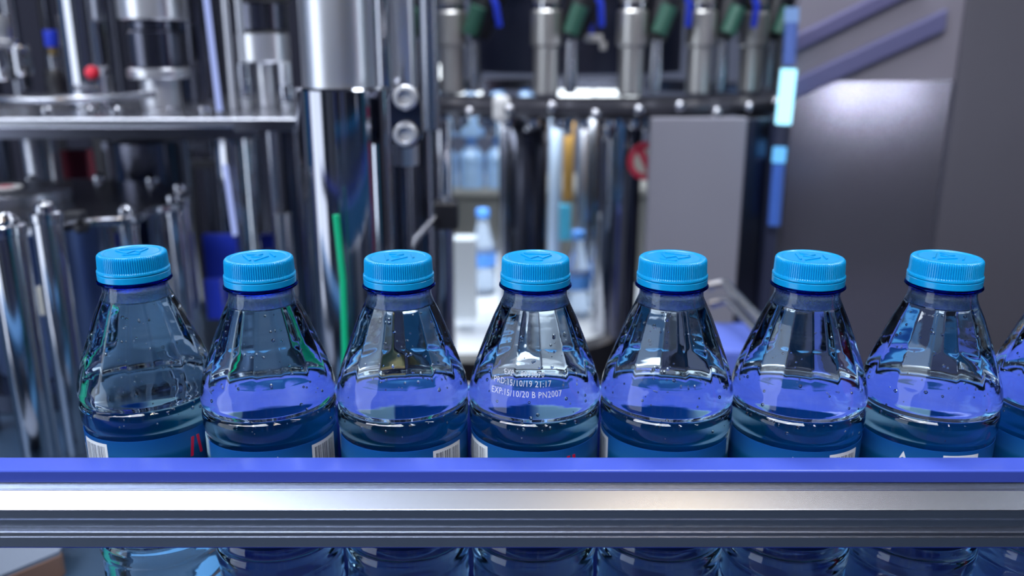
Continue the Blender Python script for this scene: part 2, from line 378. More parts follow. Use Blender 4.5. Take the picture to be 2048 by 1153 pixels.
def label_mat():
    m = bpy.data.materials.new('bottle_label_film'); nt, out = nodes(m)
    b = N(nt, 'ShaderNodeBsdfPrincipled', Roughness=.35); 
    tc = N(nt, 'ShaderNodeTexCoord'); sp = N(nt, 'ShaderNodeSeparateXYZ'); nt.links.new(tc.outputs['Object'], sp.inputs[0])
    mp = N(nt, 'ShaderNodeMapping'); mp.inputs['Scale'].default_value = (30, 30, 130); nt.links.new(tc.outputs['Object'], mp.inputs[0])
    nz = N(nt, 'ShaderNodeTexNoise', Scale=1.0, Detail=2.0); nt.links.new(mp.outputs[0], nz.inputs['Vector'])
    ad = N(nt, 'ShaderNodeMath', operation='MULTIPLY_ADD'); nt.links.new(nz.outputs['Fac'], ad.inputs[0]); ad.inputs[1].default_value = .004; nt.links.new(sp.outputs[2], ad.inputs[2])
    mr = N(nt, 'ShaderNodeMapRange'); nt.links.new(ad.outputs[0], mr.inputs[0]); mr.inputs[1].default_value = HB-.132; mr.inputs[2].default_value = HB-.078
    cr = N(nt, 'ShaderNodeValToRGB'); nt.links.new(mr.outputs[0], cr.inputs[0]); e = cr.color_ramp.elements
    e[0].position = 0; e[0].color = (.003, .03, .16, 1); e[1].position = 1; e[1].color = (.70, .88, .95, 1)
    for p, c in ((.5, (.004, .07, .28)), (.74, (.004, .14, .32)), (.80, (.006, .20, .36)), (.83, (.55, .75, .85))):
        k = e.new(p); k.color = (*c, 1)
    c2 = N(nt, 'ShaderNodeValToRGB'); nt.links.new(mr.outputs[0], c2.inputs[0]); f = c2.color_ramp.elements
    f[0].color = (.003, .04, .22, 1); f[1].position = 1; f[1].color = (.012, .17, .55, 1)
    for p, c in ((.5, (.004, .09, .42)), (.80, (.004, .17, .42)), (.84, (.03, .24, .60))):
        k = f.new(p); k.color = (*c, 1)
    an = N(nt, 'ShaderNodeMath', operation='ARCTAN2'); nt.links.new(sp.outputs[1], an.inputs[0]); nt.links.new(sp.outputs[0], an.inputs[1])
    sb = N(nt, 'ShaderNodeMath', operation='SUBTRACT'); nt.links.new(an.outputs[0], sb.inputs[0]); sb.inputs[1].default_value = -2.46
    ab = N(nt, 'ShaderNodeMath', operation='ABSOLUTE'); nt.links.new(sb.outputs[0], ab.inputs[0])
    m2 = N(nt, 'ShaderNodeMapRange'); nt.links.new(ab.outputs[0], m2.inputs[0]); m2.inputs[1].default_value = .95; m2.inputs[2].default_value = 1.05; m2.inputs[3].default_value = 1; m2.inputs[4].default_value = 0
    mm = N(nt, 'ShaderNodeMix', data_type='RGBA'); nt.links.new(m2.outputs[0], mm.inputs['Factor']); nt.links.new(c2.outputs[0], mm.inputs[6]); nt.links.new(cr.outputs[0], mm.inputs[7])
    class _o: pass
    cr = _o(); cr.outputs = [mm.outputs[2]]
    nt.links.new(cr.outputs[0], b.inputs['Base Color'])
    tr = N(nt, 'ShaderNodeBsdfTranslucent'); nt.links.new(cr.outputs[0], tr.inputs[0])
    mx = N(nt, 'ShaderNodeMixShader', Fac=.6); nt.links.new(b.outputs[0], mx.inputs[1]); nt.links.new(tr.outputs[0], mx.inputs[2])
    nt.links.new(mx.outputs[0], out.inputs[0]); return m
M_LABEL = label_mat()
M_INK = pbr('dark_blue_ink', (.003, .03, .16), .4)
M_INKR = pbr('red_ink', (.55, .01, .06), .4)
M_PAPER = pbr('white_ink', (.72, .76, .80), .4)
def barcode_mat():
    m = bpy.data.materials.new('barcode_print'); nt, out = nodes(m)
    b = N(nt, 'ShaderNodeBsdfPrincipled', Roughness=.4)
    tc = N(nt, 'ShaderNodeTexCoord'); sp = N(nt, 'ShaderNodeSeparateXYZ'); nt.links.new(tc.outputs['Object'], sp.inputs[0])
    at2 = N(nt, 'ShaderNodeMath', operation='ARCTAN2'); nt.links.new(sp.outputs[1], at2.inputs[0]); nt.links.new(sp.outputs[0], at2.inputs[1])
    nz = N(nt, 'ShaderNodeTexNoise', noise_dimensions='1D', Scale=55.0, Detail=1.0); nt.links.new(at2.outputs[0], nz.inputs['W'])
    g = N(nt, 'ShaderNodeMath', operation='GREATER_THAN'); nt.links.new(nz.outputs['Fac'], g.inputs[0]); g.inputs[1].default_value = .5
    mx = N(nt, 'ShaderNodeMix', data_type='RGBA'); nt.links.new(g.outputs[0], mx.inputs['Factor'])
    mx.inputs[6].default_value = (.01, .02, .06, 1); mx.inputs[7].default_value = (.72, .76, .8, 1)
    nt.links.new(mx.outputs[2], b.inputs['Base Color']); nt.links.new(b.outputs[0], out.inputs[0]); return m
M_BAR = barcode_mat()

RL = .02985
bottle = thing('water_bottle', (0, 0, BELT), '', 'bottle', 'filled water bottles on the conveyor')
body_object(bottle)
def part(mb, name, mat, parent): 
    o = mb.build(name, mat, None); o.parent = parent; o.location = (0, 0, 0); return o
P_cap = part(make_cap(), 'cap', M_CAP, bottle)
part(make_emblem(), 'embossed_emblem', M_CAP, P_cap)
part(make_band(), 'tamper_band', M_CAP, bottle)
part(make_neckring(), 'neck_ring', M_RING, bottle)
part(make_water(), 'water', M_WATER, bottle)
bub = part(make_bubbles(3), 'bubbles', M_BUB, bottle); bub['kind'] = 'stuff'
lab = MB(); lab.lathe([(RL-.0002, HB-.1305), (RL, HB-.1305), (RL, HB-.0812), (RL-.0002, HB-.0812)], 128, close=False)
lab.lathe([(RL-.0002, HB-.0812), (RL-.0002, HB-.1305)], 128, close=False)
P_lab = part(lab, 'label', M_LABEL, bottle)
part(curved_patch(radians(20), radians(52), 83, 110, RL+.00004), 'barcode_panel', M_PAPER, P_lab)
part(curved_patch(radians(23), radians(49), 84.5, 106, RL+.00013), 'barcode', M_BAR, P_lab)
part(wrapped([[(-5, -6), (0, 6), (2.5, 0), (5, -6)], [(7, -6), (10, 1.5), (13, -6)]], radians(-11), 90, RL+.00004), 'mountain_print', M_PAPER, P_lab)
part(wrapped([[(-3.5, -5), (-2, -5), (-.6, 4.5), (-2.2, 4.5)], [(3.5, -5), (2, -5), (.6, 4.5), (2.2, 4.5)]], radians(130), 89.3, RL+.00004), 'red_mark', M_INKR, P_lab)
# the drawing on the far side, seen from within through the water (hence a film that shows on the inner face)
inner = RL-.0004
part(wrapped([[(-4, -5), (-2.6, -5), (-2.6, 5), (-4, 5)], [(-1, 4.6), (3, 4.6), (.6, 1.2), (3.6, -1), (-.2, -4.8), (-1.4, -3.8), (1.4, -1), (-1, .8), (.8, 3.4), (-1, 3.4)]], radians(215), 85.5, inner), 'red_logo', M_INKR, P_lab)
part(wrapped([[(-16, -8), (-12.6, -8), (-9, 2), (-11.6, 2)], [(-6, -8), (-3, -8), (-3, 2), (-6, 2)], [(0, -8), (3, -8), (8, 2), (5, 2)], [(5.2, -8), (8.2, -8), (3, 2), (0.2, 2)], [(12, -8), (15, -8), (15, 2), (12, 2)]],
             radians(219), 94.5, inner), 'lettering', M_INK, P_lab)

def copy_tree(o, parent=None):
    c = o.copy(); COL.objects.link(c)
    if parent is not None: c.parent = parent
    for ch in list(o.children): copy_tree(ch, c)
    return c
LB = ['leftmost filled water bottle, beside the row of chrome posts, red strokes on its label',
      'second water bottle from the left, green strip seen through its right shoulder',
      'water bottle standing in front of the thick polished column, third from the left',
      'water bottle with a printed date code on its shoulder, middle of the row',
      'water bottle in front of the grey steel panel, fifth from the left',
      'water bottle just left of the last whole one, in front of the blue strip lamp',
      'rightmost water bottle shown whole, tallest looking with its cap tilted right',
      'water bottle cut off by the right edge of the photo, only its shoulder showing']
POS = [(-.1740, .010, -160), (-.1132, 0, -60), (-.0509, 0, -78), (.0105, 0, -188), (.0719, 0, 150), (.1332, 0, -97), (.1944, 0, -119), (.2557, 0, 100)]
bots = []
for i, (x, y, rz) in enumerate(POS):
    o = bottle if i == 0 else copy_tree(bottle)
    o.location = (x, y, BELT); o.rotation_euler = (0, 0, radians(rz)); o['label'] = LB[i]; bots.append(o)
    for c in o.children:
        if c.name.startswith('bubbles') and i:
            mb = make_bubbles(10+i); t = mb.build('bubbles', M_BUB); c.data = t.data; bpy.data.objects.remove(t)

# printed date code on the middle bottle
def date_code(b):
    mb = MB()
    rows = [('EXP   8033070', 47.4, -15.0, 2.4), ('PRD:15/10/19 21:17', 51.4, -20.5, 2.6), ('EXP:15/10/20 B PN2007', 55.8, -21.5, 2.6)]
    for txt, rel_b, x0, hgt in rows:
        c = bpy.data.curves.new('t', 'FONT'); c.body = txt; c.size = hgt*1.38; c.space_character = 1.08; c.resolution_u = 2
        o = bpy.data.objects.new('t', c); COL.objects.link(o)
        dg = bpy.context.evaluated_depsgraph_get(); me = bpy.data.meshes.new_from_object(o.evaluated_get(dg))
        vs = []
        for v in me.vertices:
            rel = rel_b - v.co.y; x = x0 + v.co.x*.86
            r0 = interp(PR, rel); a = -pi/2 + x/r0 - b.rotation_euler.z
            r = facet(a % (2*pi), rel, r0)+.10
            vs.append((r/1000*cos(a), r/1000*sin(a), HB-rel/1000))
        mb.add(vs, [tuple(p.vertices) for p in me.polygons], 0, False)
        bpy.data.objects.remove(o); bpy.data.curves.remove(c); bpy.data.meshes.remove(me)
    return part(mb, 'date_code', pbr('grey_date_ink', (.50, .53, .62), .5), b)
date_code(bots[3])

# ================================================================== CONVEYOR AND RAILS
# front guide rail: blue plastic strip on an aluminium profile
ys = -0.0335
z_t = zat(915, ys)
y_f = -(0.3797 - (CAMZ-z_t)/tan(phi(942)))
XR = 0.62
rail = thing('guide_rail', (0, y_f, z_t-.04), 'long aluminium guide rail with a blue plastic top strip in front of the bottles', 'rail')
def rpart(mb, name, mat, bev=0):
    o = mb.build(name, mat, rail, bevel=bev); return o
z1 = zat(967, y_f+.0022)
rpart(MB().prism_x([(y_f, z_t), (ys, z_t), (ys, z1), (y_f+.0022, z1), (y_f, z_t-.0008)], -XR, XR), 'blue_strip', M_RAILB, .0006)
Yb = -.0345
pf = []
def pt(py, Y): pf.append((Y, zat(py, Y)))
Ya = y_f+.0024
pt(966.5, Ya); pt(979, Ya); pt(981, y_f-.0005); 
pt(1019, y_f-.0065); pt(1021, y_f-.0068); pt(1038, y_f-.0068); pt(1040, y_f-.0035); pt(1065, y_f-.0035); pt(1066, y_f-.0058); pt(1074, y_f-.0060); pt(1076, y_f-.0068); pt(1095, y_f-.0068)
zb = pf[-1][1]
pf += [(Yb, zb), (Yb, z1-.0001)]
rpart(MB().prism_x(pf, -XR, XR), 'aluminium_profile', M_ALU, .00025)
rpart(MB().box(-XR, XR, y_f-.0055, -.0335, zb-.0012, zb-.0001), 'blue_bottom_strip', M_RAILB)
# rear rail, seen only through the bottles
tag(MB().box(-.150, XR, .0335, .052, zat(800, .034)-.040, zat(800, .034)-.002).build('rear_guide_rail', M_RAILB, bevel=.001), 'blue plastic rear guide seen through the water of the bottles', 'rail')
tag(MB().box(-.150, XR, .0345, .050, BELT+.012, BELT+.062).build('lower_rear_guide', pbr('navy_guide_plastic', (.012, .02, .26), .3), bevel=.001), 'lower blue plastic rear guide behind the feet of the bottles', 'rail')
tag(MB().box(-.135, XR, .056, .060, BELT-.01, zat(775, .056)).build('rear_guard_plate', pbr('azure_plate', (.07, .29, .60), .3, .2), bevel=.001), 'dark blue guard plate behind the rear guides', 'plate')
for i, (gx, gr, gm) in enumerate([(-.185, .010, 'D'), (-.118, .009, 'S'), (-.088, .012, 'C'), (-.060, .006, 'Y'), (-.036, .014, 'S'), (-.004, .011, 'W'), (.024, .014, 'S'), (.056, .012, 'C'), (.085, .008, 'D'), (.112, .014, 'S'), (.145, .011, 'C'), (.172, .008, 'D'), (.200, .013, 'S'), (.235, .012, 'C'), (.270, .012, 'S')]):
    gz = zat(775, .13)
    g_ = MB().lathe([(gr*.9, BELT-.055), (gr, BELT-.054), (gr, gz-.002), (gr*.9, gz)], 32, (gx, .13, 0)).build('guide_post', {'D': M_DSTEEL, 'S': M_BRIGHT, 'C': M_CHROME, 'Y': M_YEL, 'W': M_WHITE}[gm] if gm != 'Y' else M_BRASS)
    tag(g_, 'short upright guide post seen refracted in the shoulders of the bottles', 'post', 'guide posts behind the conveyor')
gp = at(418, 735, .085)
tag(MB().lathe([(.0075, BELT-.055), (.0075, gp.z-.003), (.005, gp.z)], 28, (gp.x, .085, 0)).build('green_post', M_GREEN), 'green plastic post behind the gap between the first two bottles', 'post')
tag(MB().box(-.30, .6, .075, .15, BELT-.085, BELT-.055).build('post_shelf', pbr('blue_grey_ledge', (.09, .26, .50), .4)), 'dark ledge that carries the guide posts behind the conveyor', 'ledge')
cv = thing('conveyor', (0, 0, BELT-.05), 'flat slat conveyor the bottles stand on, hidden under the guide rail', 'conveyor')
MB().box(-.8, .8, -.045, .045, BELT-.012, BELT).build('belt', pbr('grey_blue_belt', (.09, .28, .58), .4), cv)
MB().box(-.8, .8, -.055, .055, BELT-.07, BELT-.013).build('frame', M_STEEL, cv)


# ================================================================== MACHINE BEHIND
def post(name, px, py, Y, wpx, pyt, pyb, mat, label, cat='post', group=None, zt=None, zb=None, cap=None, parent=None, n=40, prof=None):
    P = at(px, py, Y); r = wpx/2/kpx(py, Y)
    z1 = zat(pyt, Y) if zt is None else zt; z0 = zat(pyb, Y) if zb is None else zb
    mb = MB(); pr = prof or [(r*.97, z0), (r, z0+.001), (r, z1-.002), (r*.97, z1)]
    mb.lathe(pr, n, (P.x, P.y, 0)); o = mb.build(name, mat, parent)
    if parent is None: tag(o, label, cat, group)
    return o, P, r, z0, z1

# machine beds
BEDL = .84
tag(MB().box(-1.6, -.14, .16, .855, .60, BEDL).build('machine_bed', pbr('bed_steel', (.05, .10, .18), .35, .6, noise=.2, nscale=5), bevel=.004), 'dark blue-grey machine bed under the row of chrome posts', 'machine bed')
tag(MB().box(-.139, 1.6, .16, .855, .40, .66).build('machine_bed', M_NAVY, bevel=.004), 'black machine bed behind the bottles below the turntable', 'machine bed')

# --- polished column with clamp
t = thing('polished_column', (at(675, 400, .36).x, .36, BEDL-.2), 'thick polished steel column with a wider lower sleeve in the middle of the machine', 'column')
P = at(683, 180, .36); k = kpx(180, .36); R1 = 93/k; R0 = 72/k; Pz = zat(178, .36-R1)
P2 = at(672, 90, .36)
MB().lathe([(R1, .66), (R1, Pz-.002), (R1-.002, Pz), (R0+.001, Pz)], 96, (P.x, .36, 0)).build('sleeve', pbr('sleeve_steel', (.36, .37, .42), .10, 1), t)
MB().lathe([(R0, Pz-.05), (R0, 2.2)], 72, (P2.x+.001, .36, 0)).build('shaft', pbr('satin_shaft_steel', (.72, .74, .80), .36, 1), t)
# clamp plate with bolts
c0 = at(810, 240, .33); kk = kpx(240, .33)
t = thing('clamp_plate', (c0.x, .33, zat(300, .33)), 'dark upright clamp plate with rounded top and two bright bolts', 'bracket')
pl = []
rw = 33/kk; zt_, zb_ = zat(172, .33), zat(298, .33)
for j in range(13): a = pi*j/12; pl.append((c0.x+rw*cos(a), zt_-rw+rw*sin(a)))
for j in range(13): a = pi+pi*j/12; pl.append((c0.x+rw*cos(a), zb_+rw+rw*sin(a)))
MB().prism_y(pl, .33, .345).build('plate', M_DSTEEL, t, bevel=.001)
for py in (196, 270):
    q = at(810, py, .322); rb = 25/kk
    mb = MB()
    prof = [(rb*.98, 0), (rb*1.02, .001), (rb, .007), (rb*.86, .0095), (rb*.60, .0098), (rb*.55, .0065), (.0001, .006)]
    n = 40; vs = []; 
    for r_, h in prof:
        for i in range(n): a = 2*pi*i/n; vs.append((q.x+r_*cos(a), .330-h, q.z+r_*sin(a)))
    fs = [(j*n+i, j*n+(i+1) % n, (j+1)*n+(i+1) % n, (j+1)*n+i) for j in range(len(prof)-1) for i in range(n)]
    mb.add(vs, fs); mb.build('bolt', pbr('zinc_bolt', (.66, .67, .72), .32, .7), t)
post('support_rod', 806, 100, .40, 50, 0, 0, M_BRIGHT, 'bright upright rod rising behind the clamp plate', 'rod', zt=2.2, zb=zat(330, .40))
post('support_rod', 805, 400, .42, 34, 0, 0, M_DSTEEL, 'thin dark rod below the clamp plate', 'rod', zt=zat(305, .42), zb=.66)
post('support_rod', 858, 100, .60, 38, 0, 0, M_STEEL, 'grey upright rod left of the filling valves', 'rod', zt=2.2, zb=zat(260, .60))
post('support_rod', 765, 80, .62, 30, 0, 0, M_CHROME, 'bright thin rod between the polished column and the clamp rod', 'rod', zt=2.2, zb=.66)
post('column', 838, 400, .62, 75, 0, 0, M_DSTEEL, 'dark column behind the clamp plate reaching down to the bed', 'column', zt=zat(245, .62), zb=.66)
post('steel_post', 888, 350, .80, 34, 0, 0, M_CHROME, 'bright post left of the blue stacked bottles', 'post', zt=zat(240, .8), zb=.66)
b = at(890, 430, .55); kb = kpx(430, .55)
t = thing('sensor_bracket', tuple(b), 'small black sensor block on a slanting rod right of the clamp plate', 'sensor')
MB().box(b.x-22/kb, b.x+26/kb, .54, .57, b.z-28/kb, b.z+26/kb).build('sensor_block', M_BLACK, t, bevel=.002)
MB().tube([at(880, 425, .552), at(830, 480, .50), at(800, 540, .45)], .0035).build('rod', M_STEEL, t)
MB().lathe([(.006, b.z+26/kb), (.006, b.z+36/kb)], 20, (b.x+4/kb, .555, 0)).build('knob', M_STEEL, t)
tag(MB().tube([at(672, 430, .258), at(686, 560, .258), at(690, 690, .258), at(692, 1000, .258)], .0026).build('green_reflection', M_GREEN), 'green strip standing for a reflection in the polished column', 'hose')  # green reflection in the column, modelled as a thin strip

# --- left: rotary cage of posts with dome nuts
CX, CYY = at(75, 400, .55).x, .55
kz = zat(402, .55); RR = .150
t = thing('rotary_cage', (CX, CYY, BEDL), 'round scalloped steel plate carried by chrome posts with dome nuts', 'machine')
N_ = 12
ring = []
for i in range(240):
    a = 2*pi*i/240; r_ = RR*(1.0+.055*cos(N_*a)); ring.append((CX+r_*cos(a), CYY+r_*sin(a)))
MB().prism_z(ring, kz-.009, kz).build('top_plate', pbr('plate_steel', (.30, .31, .36), .2, 1), t, bevel=.002)
MB().lathe([(.062, kz+.0005), (.062, kz+.012), (.056, kz+.014), (.03, kz+.014)], 60, (CX-.03, CYY, 0)).build('hub', M_STEEL, t)
for i in range(N_):
    a = 2*pi*i/N_ + 0; x, y = CX+RR*.97*cos(a), CYY+RR*.97*sin(a)
    MB().lathe([(.0095, BEDL+.001), (.0095, kz-.018), (.0105, kz-.017), (.0105, kz-.010)], 28, (x, y, 0)).build('cage_post', M_CHROME, t)
    MB().lathe([(.0078, kz+.0005), (.0078, kz+.003), (.0068, kz+.006), (.004, kz+.0082), (.0005, kz+.009)], 24, (x, y, 0)).build('dome_nut', M_CHROME, t)
MB().lathe([(.105, BEDL+.001), (.105, BEDL+.02)], 60, (CX, CYY, 0)).build('foot_disc', M_DSTEEL, t)
h = MB(); h.lathe([(.062, BEDL+.021), (.062, kz-.01)], 48, (CX, CYY, 0)); h.build('core', pbr('core_blue_steel', (.10, .16, .34), .3, .7), t)
q = at(5, 372, .55)
tag(MB().lathe([(.016, kz+.0145), (.016, kz+.0155)], 40, (CX-.06+.028, CYY, 0)).build('round_sticker', M_WHITE), 'white round sticker with a red centre on the rotary cage', 'sticker')
tag(MB().lathe([(.008, kz+.0157), (.008, kz+.0160)], 40, (CX-.06+.028, CYY, 0)).build('sticker_spot', M_RED), 'red dot in the middle of the white round sticker', 'sticker')
# nearer posts at the left edge
for j, (px, py, w_, Y) in enumerate([(20, 520, 74, .30), (105, 520, 56, .36)]):
    x = at(px, py, Y).x; r_ = w_/2/kpx(py, Y); zt = zat(440 if j == 0 else 416, Y)
    t = thing('guard_post', (x, Y, BEDL), ['blue-tinted chrome post at the left edge, nearest of the guard posts', 'chrome post with bright dome nut right of the post at the left edge'][j], 'post')
    MB().lathe([(r_, BEDL+.001), (r_, zt-.012), (r_*1.08, zt-.011), (r_*1.08, zt-.004), (r_*.9, zt-.003)], 40, (x, Y, 0)).build('post_tube', M_CHROME, t)
    MB().lathe([(r_*.7, zt-.003), (r_*.7, zt), (r_*.55, zt+.004), (r_*.25, zt+.006), (.0005, zt+.0065)], 28, (x, Y, 0)).build('dome_nut', M_CHROME, t)
def onz(px, py, z):
    d = Vector((px-1024, F*cos(TH)+(576.5-py)*sin(TH), -F*sin(TH)+(576.5-py)*cos(TH))); t_ = (z-CAMZ)/d.z
    q_ = Vector((0, CAMY, CAMZ))+d*t_; return (q_.x, q_.y)
t = thing('bed_tray', (*onz(30, 1080, BEDL+.02), BEDL), 'grey tray with a brown slanting edge at the lower left corner', 'tray')
zt5 = BEDL+.020
pp = [onz(-260, 1258, zt5), onz(118, 1104, zt5), onz(150, 1040, zt5), onz(-260, 1040, zt5)]
MB().prism_z(pp, zt5-.003, zt5).build('tray_sheet', pbr('grey_sheet', (.20, .24, .32), .4, .3), t)
MB().prism_z([onz(-260, 1260, zt5), onz(118, 1106, zt5), onz(124, 1098, zt5), onz(-260, 1250, zt5)], BEDL+.0005, zt5-.0031).build('brown_edge', pbr('brown_edge_strip', (.22, .13, .10), .5), t)
# blue plastic guides standing on the bed
for (a0, a1, b0, b1, Y, lb, M_) in [(30, 98, 478, 560, .62, 'blue plastic block behind the left guard posts', M_BLUEP), (165, 262, 468, 512, .74, 'blue plastic block seen between the cage posts', M_BLUEP),
                            (418, 470, 470, 620, .66, 'blue plastic block left of the second bottle cap', M_BLUEP), (500, 600, 470, 500, .78, 'dark blue plastic strip behind the second bottle cap', M_BLUEP),
                            (170, 245, 405, 466, .76, 'pale grey plate behind the cage posts', M_BEIGE), (48, 78, 440, 476, .60, 'small white plate between the left guard posts', M_WHITE),
                            (415, 440, 560, 640, .60, 'narrow blue plate beside the second bottle neck', M_BLUEP), (80, 130, 575, 632, .40, 'small pale block low between the guard posts', M_BEIGE)]:
    A, B = at(a0, b1, Y), at(a1, b0, Y)
    tag(MB().box(A.x, B.x, Y, Y+.012, A.z, B.z).build('machine_block', M_, bevel=.001), lb, 'block')
# --- deck plate
Yd = .55; zd = zat(237, Yd)
x0, x1 = at(-350, 240, Yd).x, at(592, 240, Yd).x
t = thing('deck_plate', ((x0+x1)/2, .65, zd), 'long horizontal steel deck plate crossing the upper left of the photo', 'plate')
MB().box(x0, x1, Yd, .98, zd-.010, zd).build('plate', M_STEEL, t, bevel=.001)
MB().box(at(470, 240, Yd).x, x1-.002, Yd-.006, Yd-.001, zd-.013, zd-.002).build('edge_strip', M_CHROME, t)
MB().box(x0, at(440, 260, Yd).x, Yd+.12, .95, zd-.034, zd-.011).build('under_frame', M_DSTEEL, t)
for px, py in ((95, 222), (178, 224), (232, 222), (410, 216)):
    q = at(px, py, Yd+.05); MB().lathe([(.007, zd+.0005), (.007, zd+.006), (.004, zd+.009), (.0005, zd+.0095)], 20, (q.x, q.y, 0)).build('deck_nut', M_CHROME, t)
# guide arc over the deck
pts = []
for j in range(30):
    u = j/29; px = -160+u*470; py = 203+8*sin(u*pi)+ (4 if u > .7 else 0); P = at(px, py, .66-.10*sin(u*pi)); pts.append((P.x, P.y, zd+.018))
tag(MB().tube(pts, .0042).build('guide_bar', M_STEEL), 'curved thin steel guide bar above the deck plate', 'bar')
# tall leaning looking tubes and capping heads over the deck
def stack(name, px, Y, segs, label, cat, mats=None):
    x = at(px, 150, Y).x; t = thing(name, (x, Y, zat(segs[-1][2], Y)), label, cat)
    kk = kpx(120, Y)
    for nm, a, b, w_, m in segs:
        za = zat(a, Y) if a > -50 else 1.75; zb_ = max(zat(b, Y), zd+.0006); r = w_/2/kk
        MB().lathe([(r*.96, zb_), (r, zb_+.0015), (r, za-.0015), (r*.96, za)], 48, (x, Y, 0)).build(nm, m, t)
    return t
stack('capping_tube', 182, .72, [('tube', -99, 218, 96, M_CHROME)], 'wide chrome tube with a red spot standing on the deck plate', 'tube')
stack('capping_unit', 318, .70, [('block', -99, 40, 128, M_BRIGHT), ('neck', 40, 62, 100, M_DSTEEL), ('barrel', 62, 136, 108, M_DSTEEL), ('flange', 136, 156, 118, M_BRIGHT), ('stem', 156, 228, 76, M_BRIGHT)], 'capping head with stepped collars left of the bright reflected streak', 'capping head')
stack('capping_unit', 530, .74, [('block', -99, 6, 120, M_BLACK), ('barrel', 6, 62, 104, M_DSTEEL), ('ring', 62, 66, 106, M_BLACK), ('collar', 66, 124, 104, M_BRIGHT), ('stem', 124, 228, 34, M_BRIGHT)], 'capping head with a bright collar left of the polished column', 'capping head')
stack('machine_column', 405, .82, [('barrel', -99, 236, 86, M_DSTEEL)], 'dark wide cylinder behind the bright reflected streak', 'column')
stack('spindle', 488, .68, [('rod', -99, 125, 14, M_BRIGHT), ('tip', 125, 196, 26, M_CHROME), ('foot', 196, 222, 18, M_BRIGHT)], 'thin spindle with bright tip left of the second capping head', 'spindle')
stack('spindle', 570, .66, [('rod', 124, 170, 26, M_BRIGHT), ('tip', 170, 205, 30, M_CHROME), ('foot', 205, 225, 22, M_BRIGHT)], 'spindle with a bright tip beside the polished column', 'spindle')
stack('spindle', 462, .66, [('rod', -99, 232, 13, M_BRIGHT)], 'plain thin upright rod right of the reflected streak', 'spindle')
stack('spindle', 10, .80, [('rod', -99, 30, 14, M_BLACK), ('body', 30, 80, 46, M_BRIGHT), ('collar', 80, 92, 66, M_BRIGHT), ('tip', 92, 160, 40, M_CHROME)], 'valve spindle at the upper left corner', 'spindle')
stack('spindle', 48, .86, [('rod', -99, 92, 10, M_DSTEEL), ('body', 92, 150, 40, M_CHROME), ('foot', 150, 180, 24, M_DSTEEL)], 'short bright spindle right of the corner valve spindle', 'spindle')
stack('spindle', 112, .84, [('rod', -99, 60, 16, M_DSTEEL), ('blue_sleeve', 60, 94, 26, M_BLUEP), ('lower_rod', 94, 110, 16, M_BRASS), ('body', 110, 140, 24, M_CHROME), ('foot', 140, 185, 46, M_BLACK)], 'brownish spindle left of the wide chrome tube', 'spindle')
q = at(188, 146, .72-.03)
tag(MB().ball((q.x, q.y-.004, q.z), .0085, 16, 10).build('indicator_lamp', pbr('red_lamp', (.8, .02, .06), .4)), 'small red lamp in front of the wide chrome tube', 'lamp')
# glowing lines standing in for a tube's reflection in the dark cylinders
M_STREAK = emis('reflected_streak_glow', (.42, .52, 1.0), .9)
def reflected_streak(pA, pB, Y, r, label):
    A, B = at(*pA, Y), at(*pB, Y)
    t = thing('reflected_streak', tuple(B), label, 'lamp')
    MB().tube([A, B], r).build('tube', M_STREAK, t); MB().tube([B, B+(B-A)*.03], r*1.3).build('streak_end', M_STEEL, t)
reflected_streak((409, -30), (439, 222), .60, .0032, 'slim pale blue reflected streak crossing the capping heads')
reflected_streak((450, 330), (470, 470), .62, .0030, 'short slim reflected streak under the deck plate')
# columns under the deck
post('machine_column', 476, 400, .72, 78, 0, 0, M_CHROME, 'wide dark chrome column below the deck plate', 'column', zt=zd-.0105, zb=BEDL)
post('support_rod', 548, 350, .64, 20, 0, 0, M_STEEL, 'thin rod under the right end of the deck plate', 'rod', zt=zd-.0105, zb=zat(425, .64))
post('support_rod', 566, 480, .62, 36, 0, 0, M_STEEL, 'pale rod standing under the deck plate near the polished column', 'rod', zt=zat(425, .62), zb=BEDL)
post('support_rod', 592, 450, .78, 36, 0, 0, M_DSTEEL, 'dark rod just left of the polished column', 'rod', zt=zd-.0105, zb=BEDL)
post('machine_column', 300, 320, .78, 150, 0, 0, M_DSTEEL, 'wide dark drum under the deck plate', 'drum', zt=zd-.046, zb=BEDL)
post('machine_column', 75, 300, .80, 60, 0, 0, M_STEEL, 'pale column under the left part of the deck plate', 'column', zt=zd-.046, zb=BEDL)
q = at(150, 330, .84); tag(MB().box(q.x-.018, q.x+.018, .84, .86, q.z-.02, q.z+.02).build('machine_block', M_RED), 'dull red block in the dark under the deck plate', 'block')
# small clamp under the cage plate
q = at(155, 430, .43)
t = thing('adjusting_knob', tuple(q), 'black adjusting knob hanging under the scalloped plate', 'knob')
MB().box(q.x-.008, q.x+.008, .42, .432, q.z-.004, q.z+.004).build('clamp_block', M_BLACK, t, bevel=.001)
MB().lathe([(.005, q.z-.017), (.007, q.z-.014), (.007, q.z-.008), (.003, q.z-.006)], 16, (q.x+.002, .43, 0)).build('screw', M_BLACK, t)
# backdrop cabinet on the left
A, B = at(-500, 900, 1.15), at(880, -200, 1.15)
tag(MB().box(A.x, at(815, 0, 1.65).x, 1.65, 1.70, 0, 2.4).build('machine_cabinet', pbr('cabinet_navy', (.010, .011, .028), .8, noise=.3, nscale=6)), 'dark navy machine cabinet wall behind the capping heads', 'cabinet')

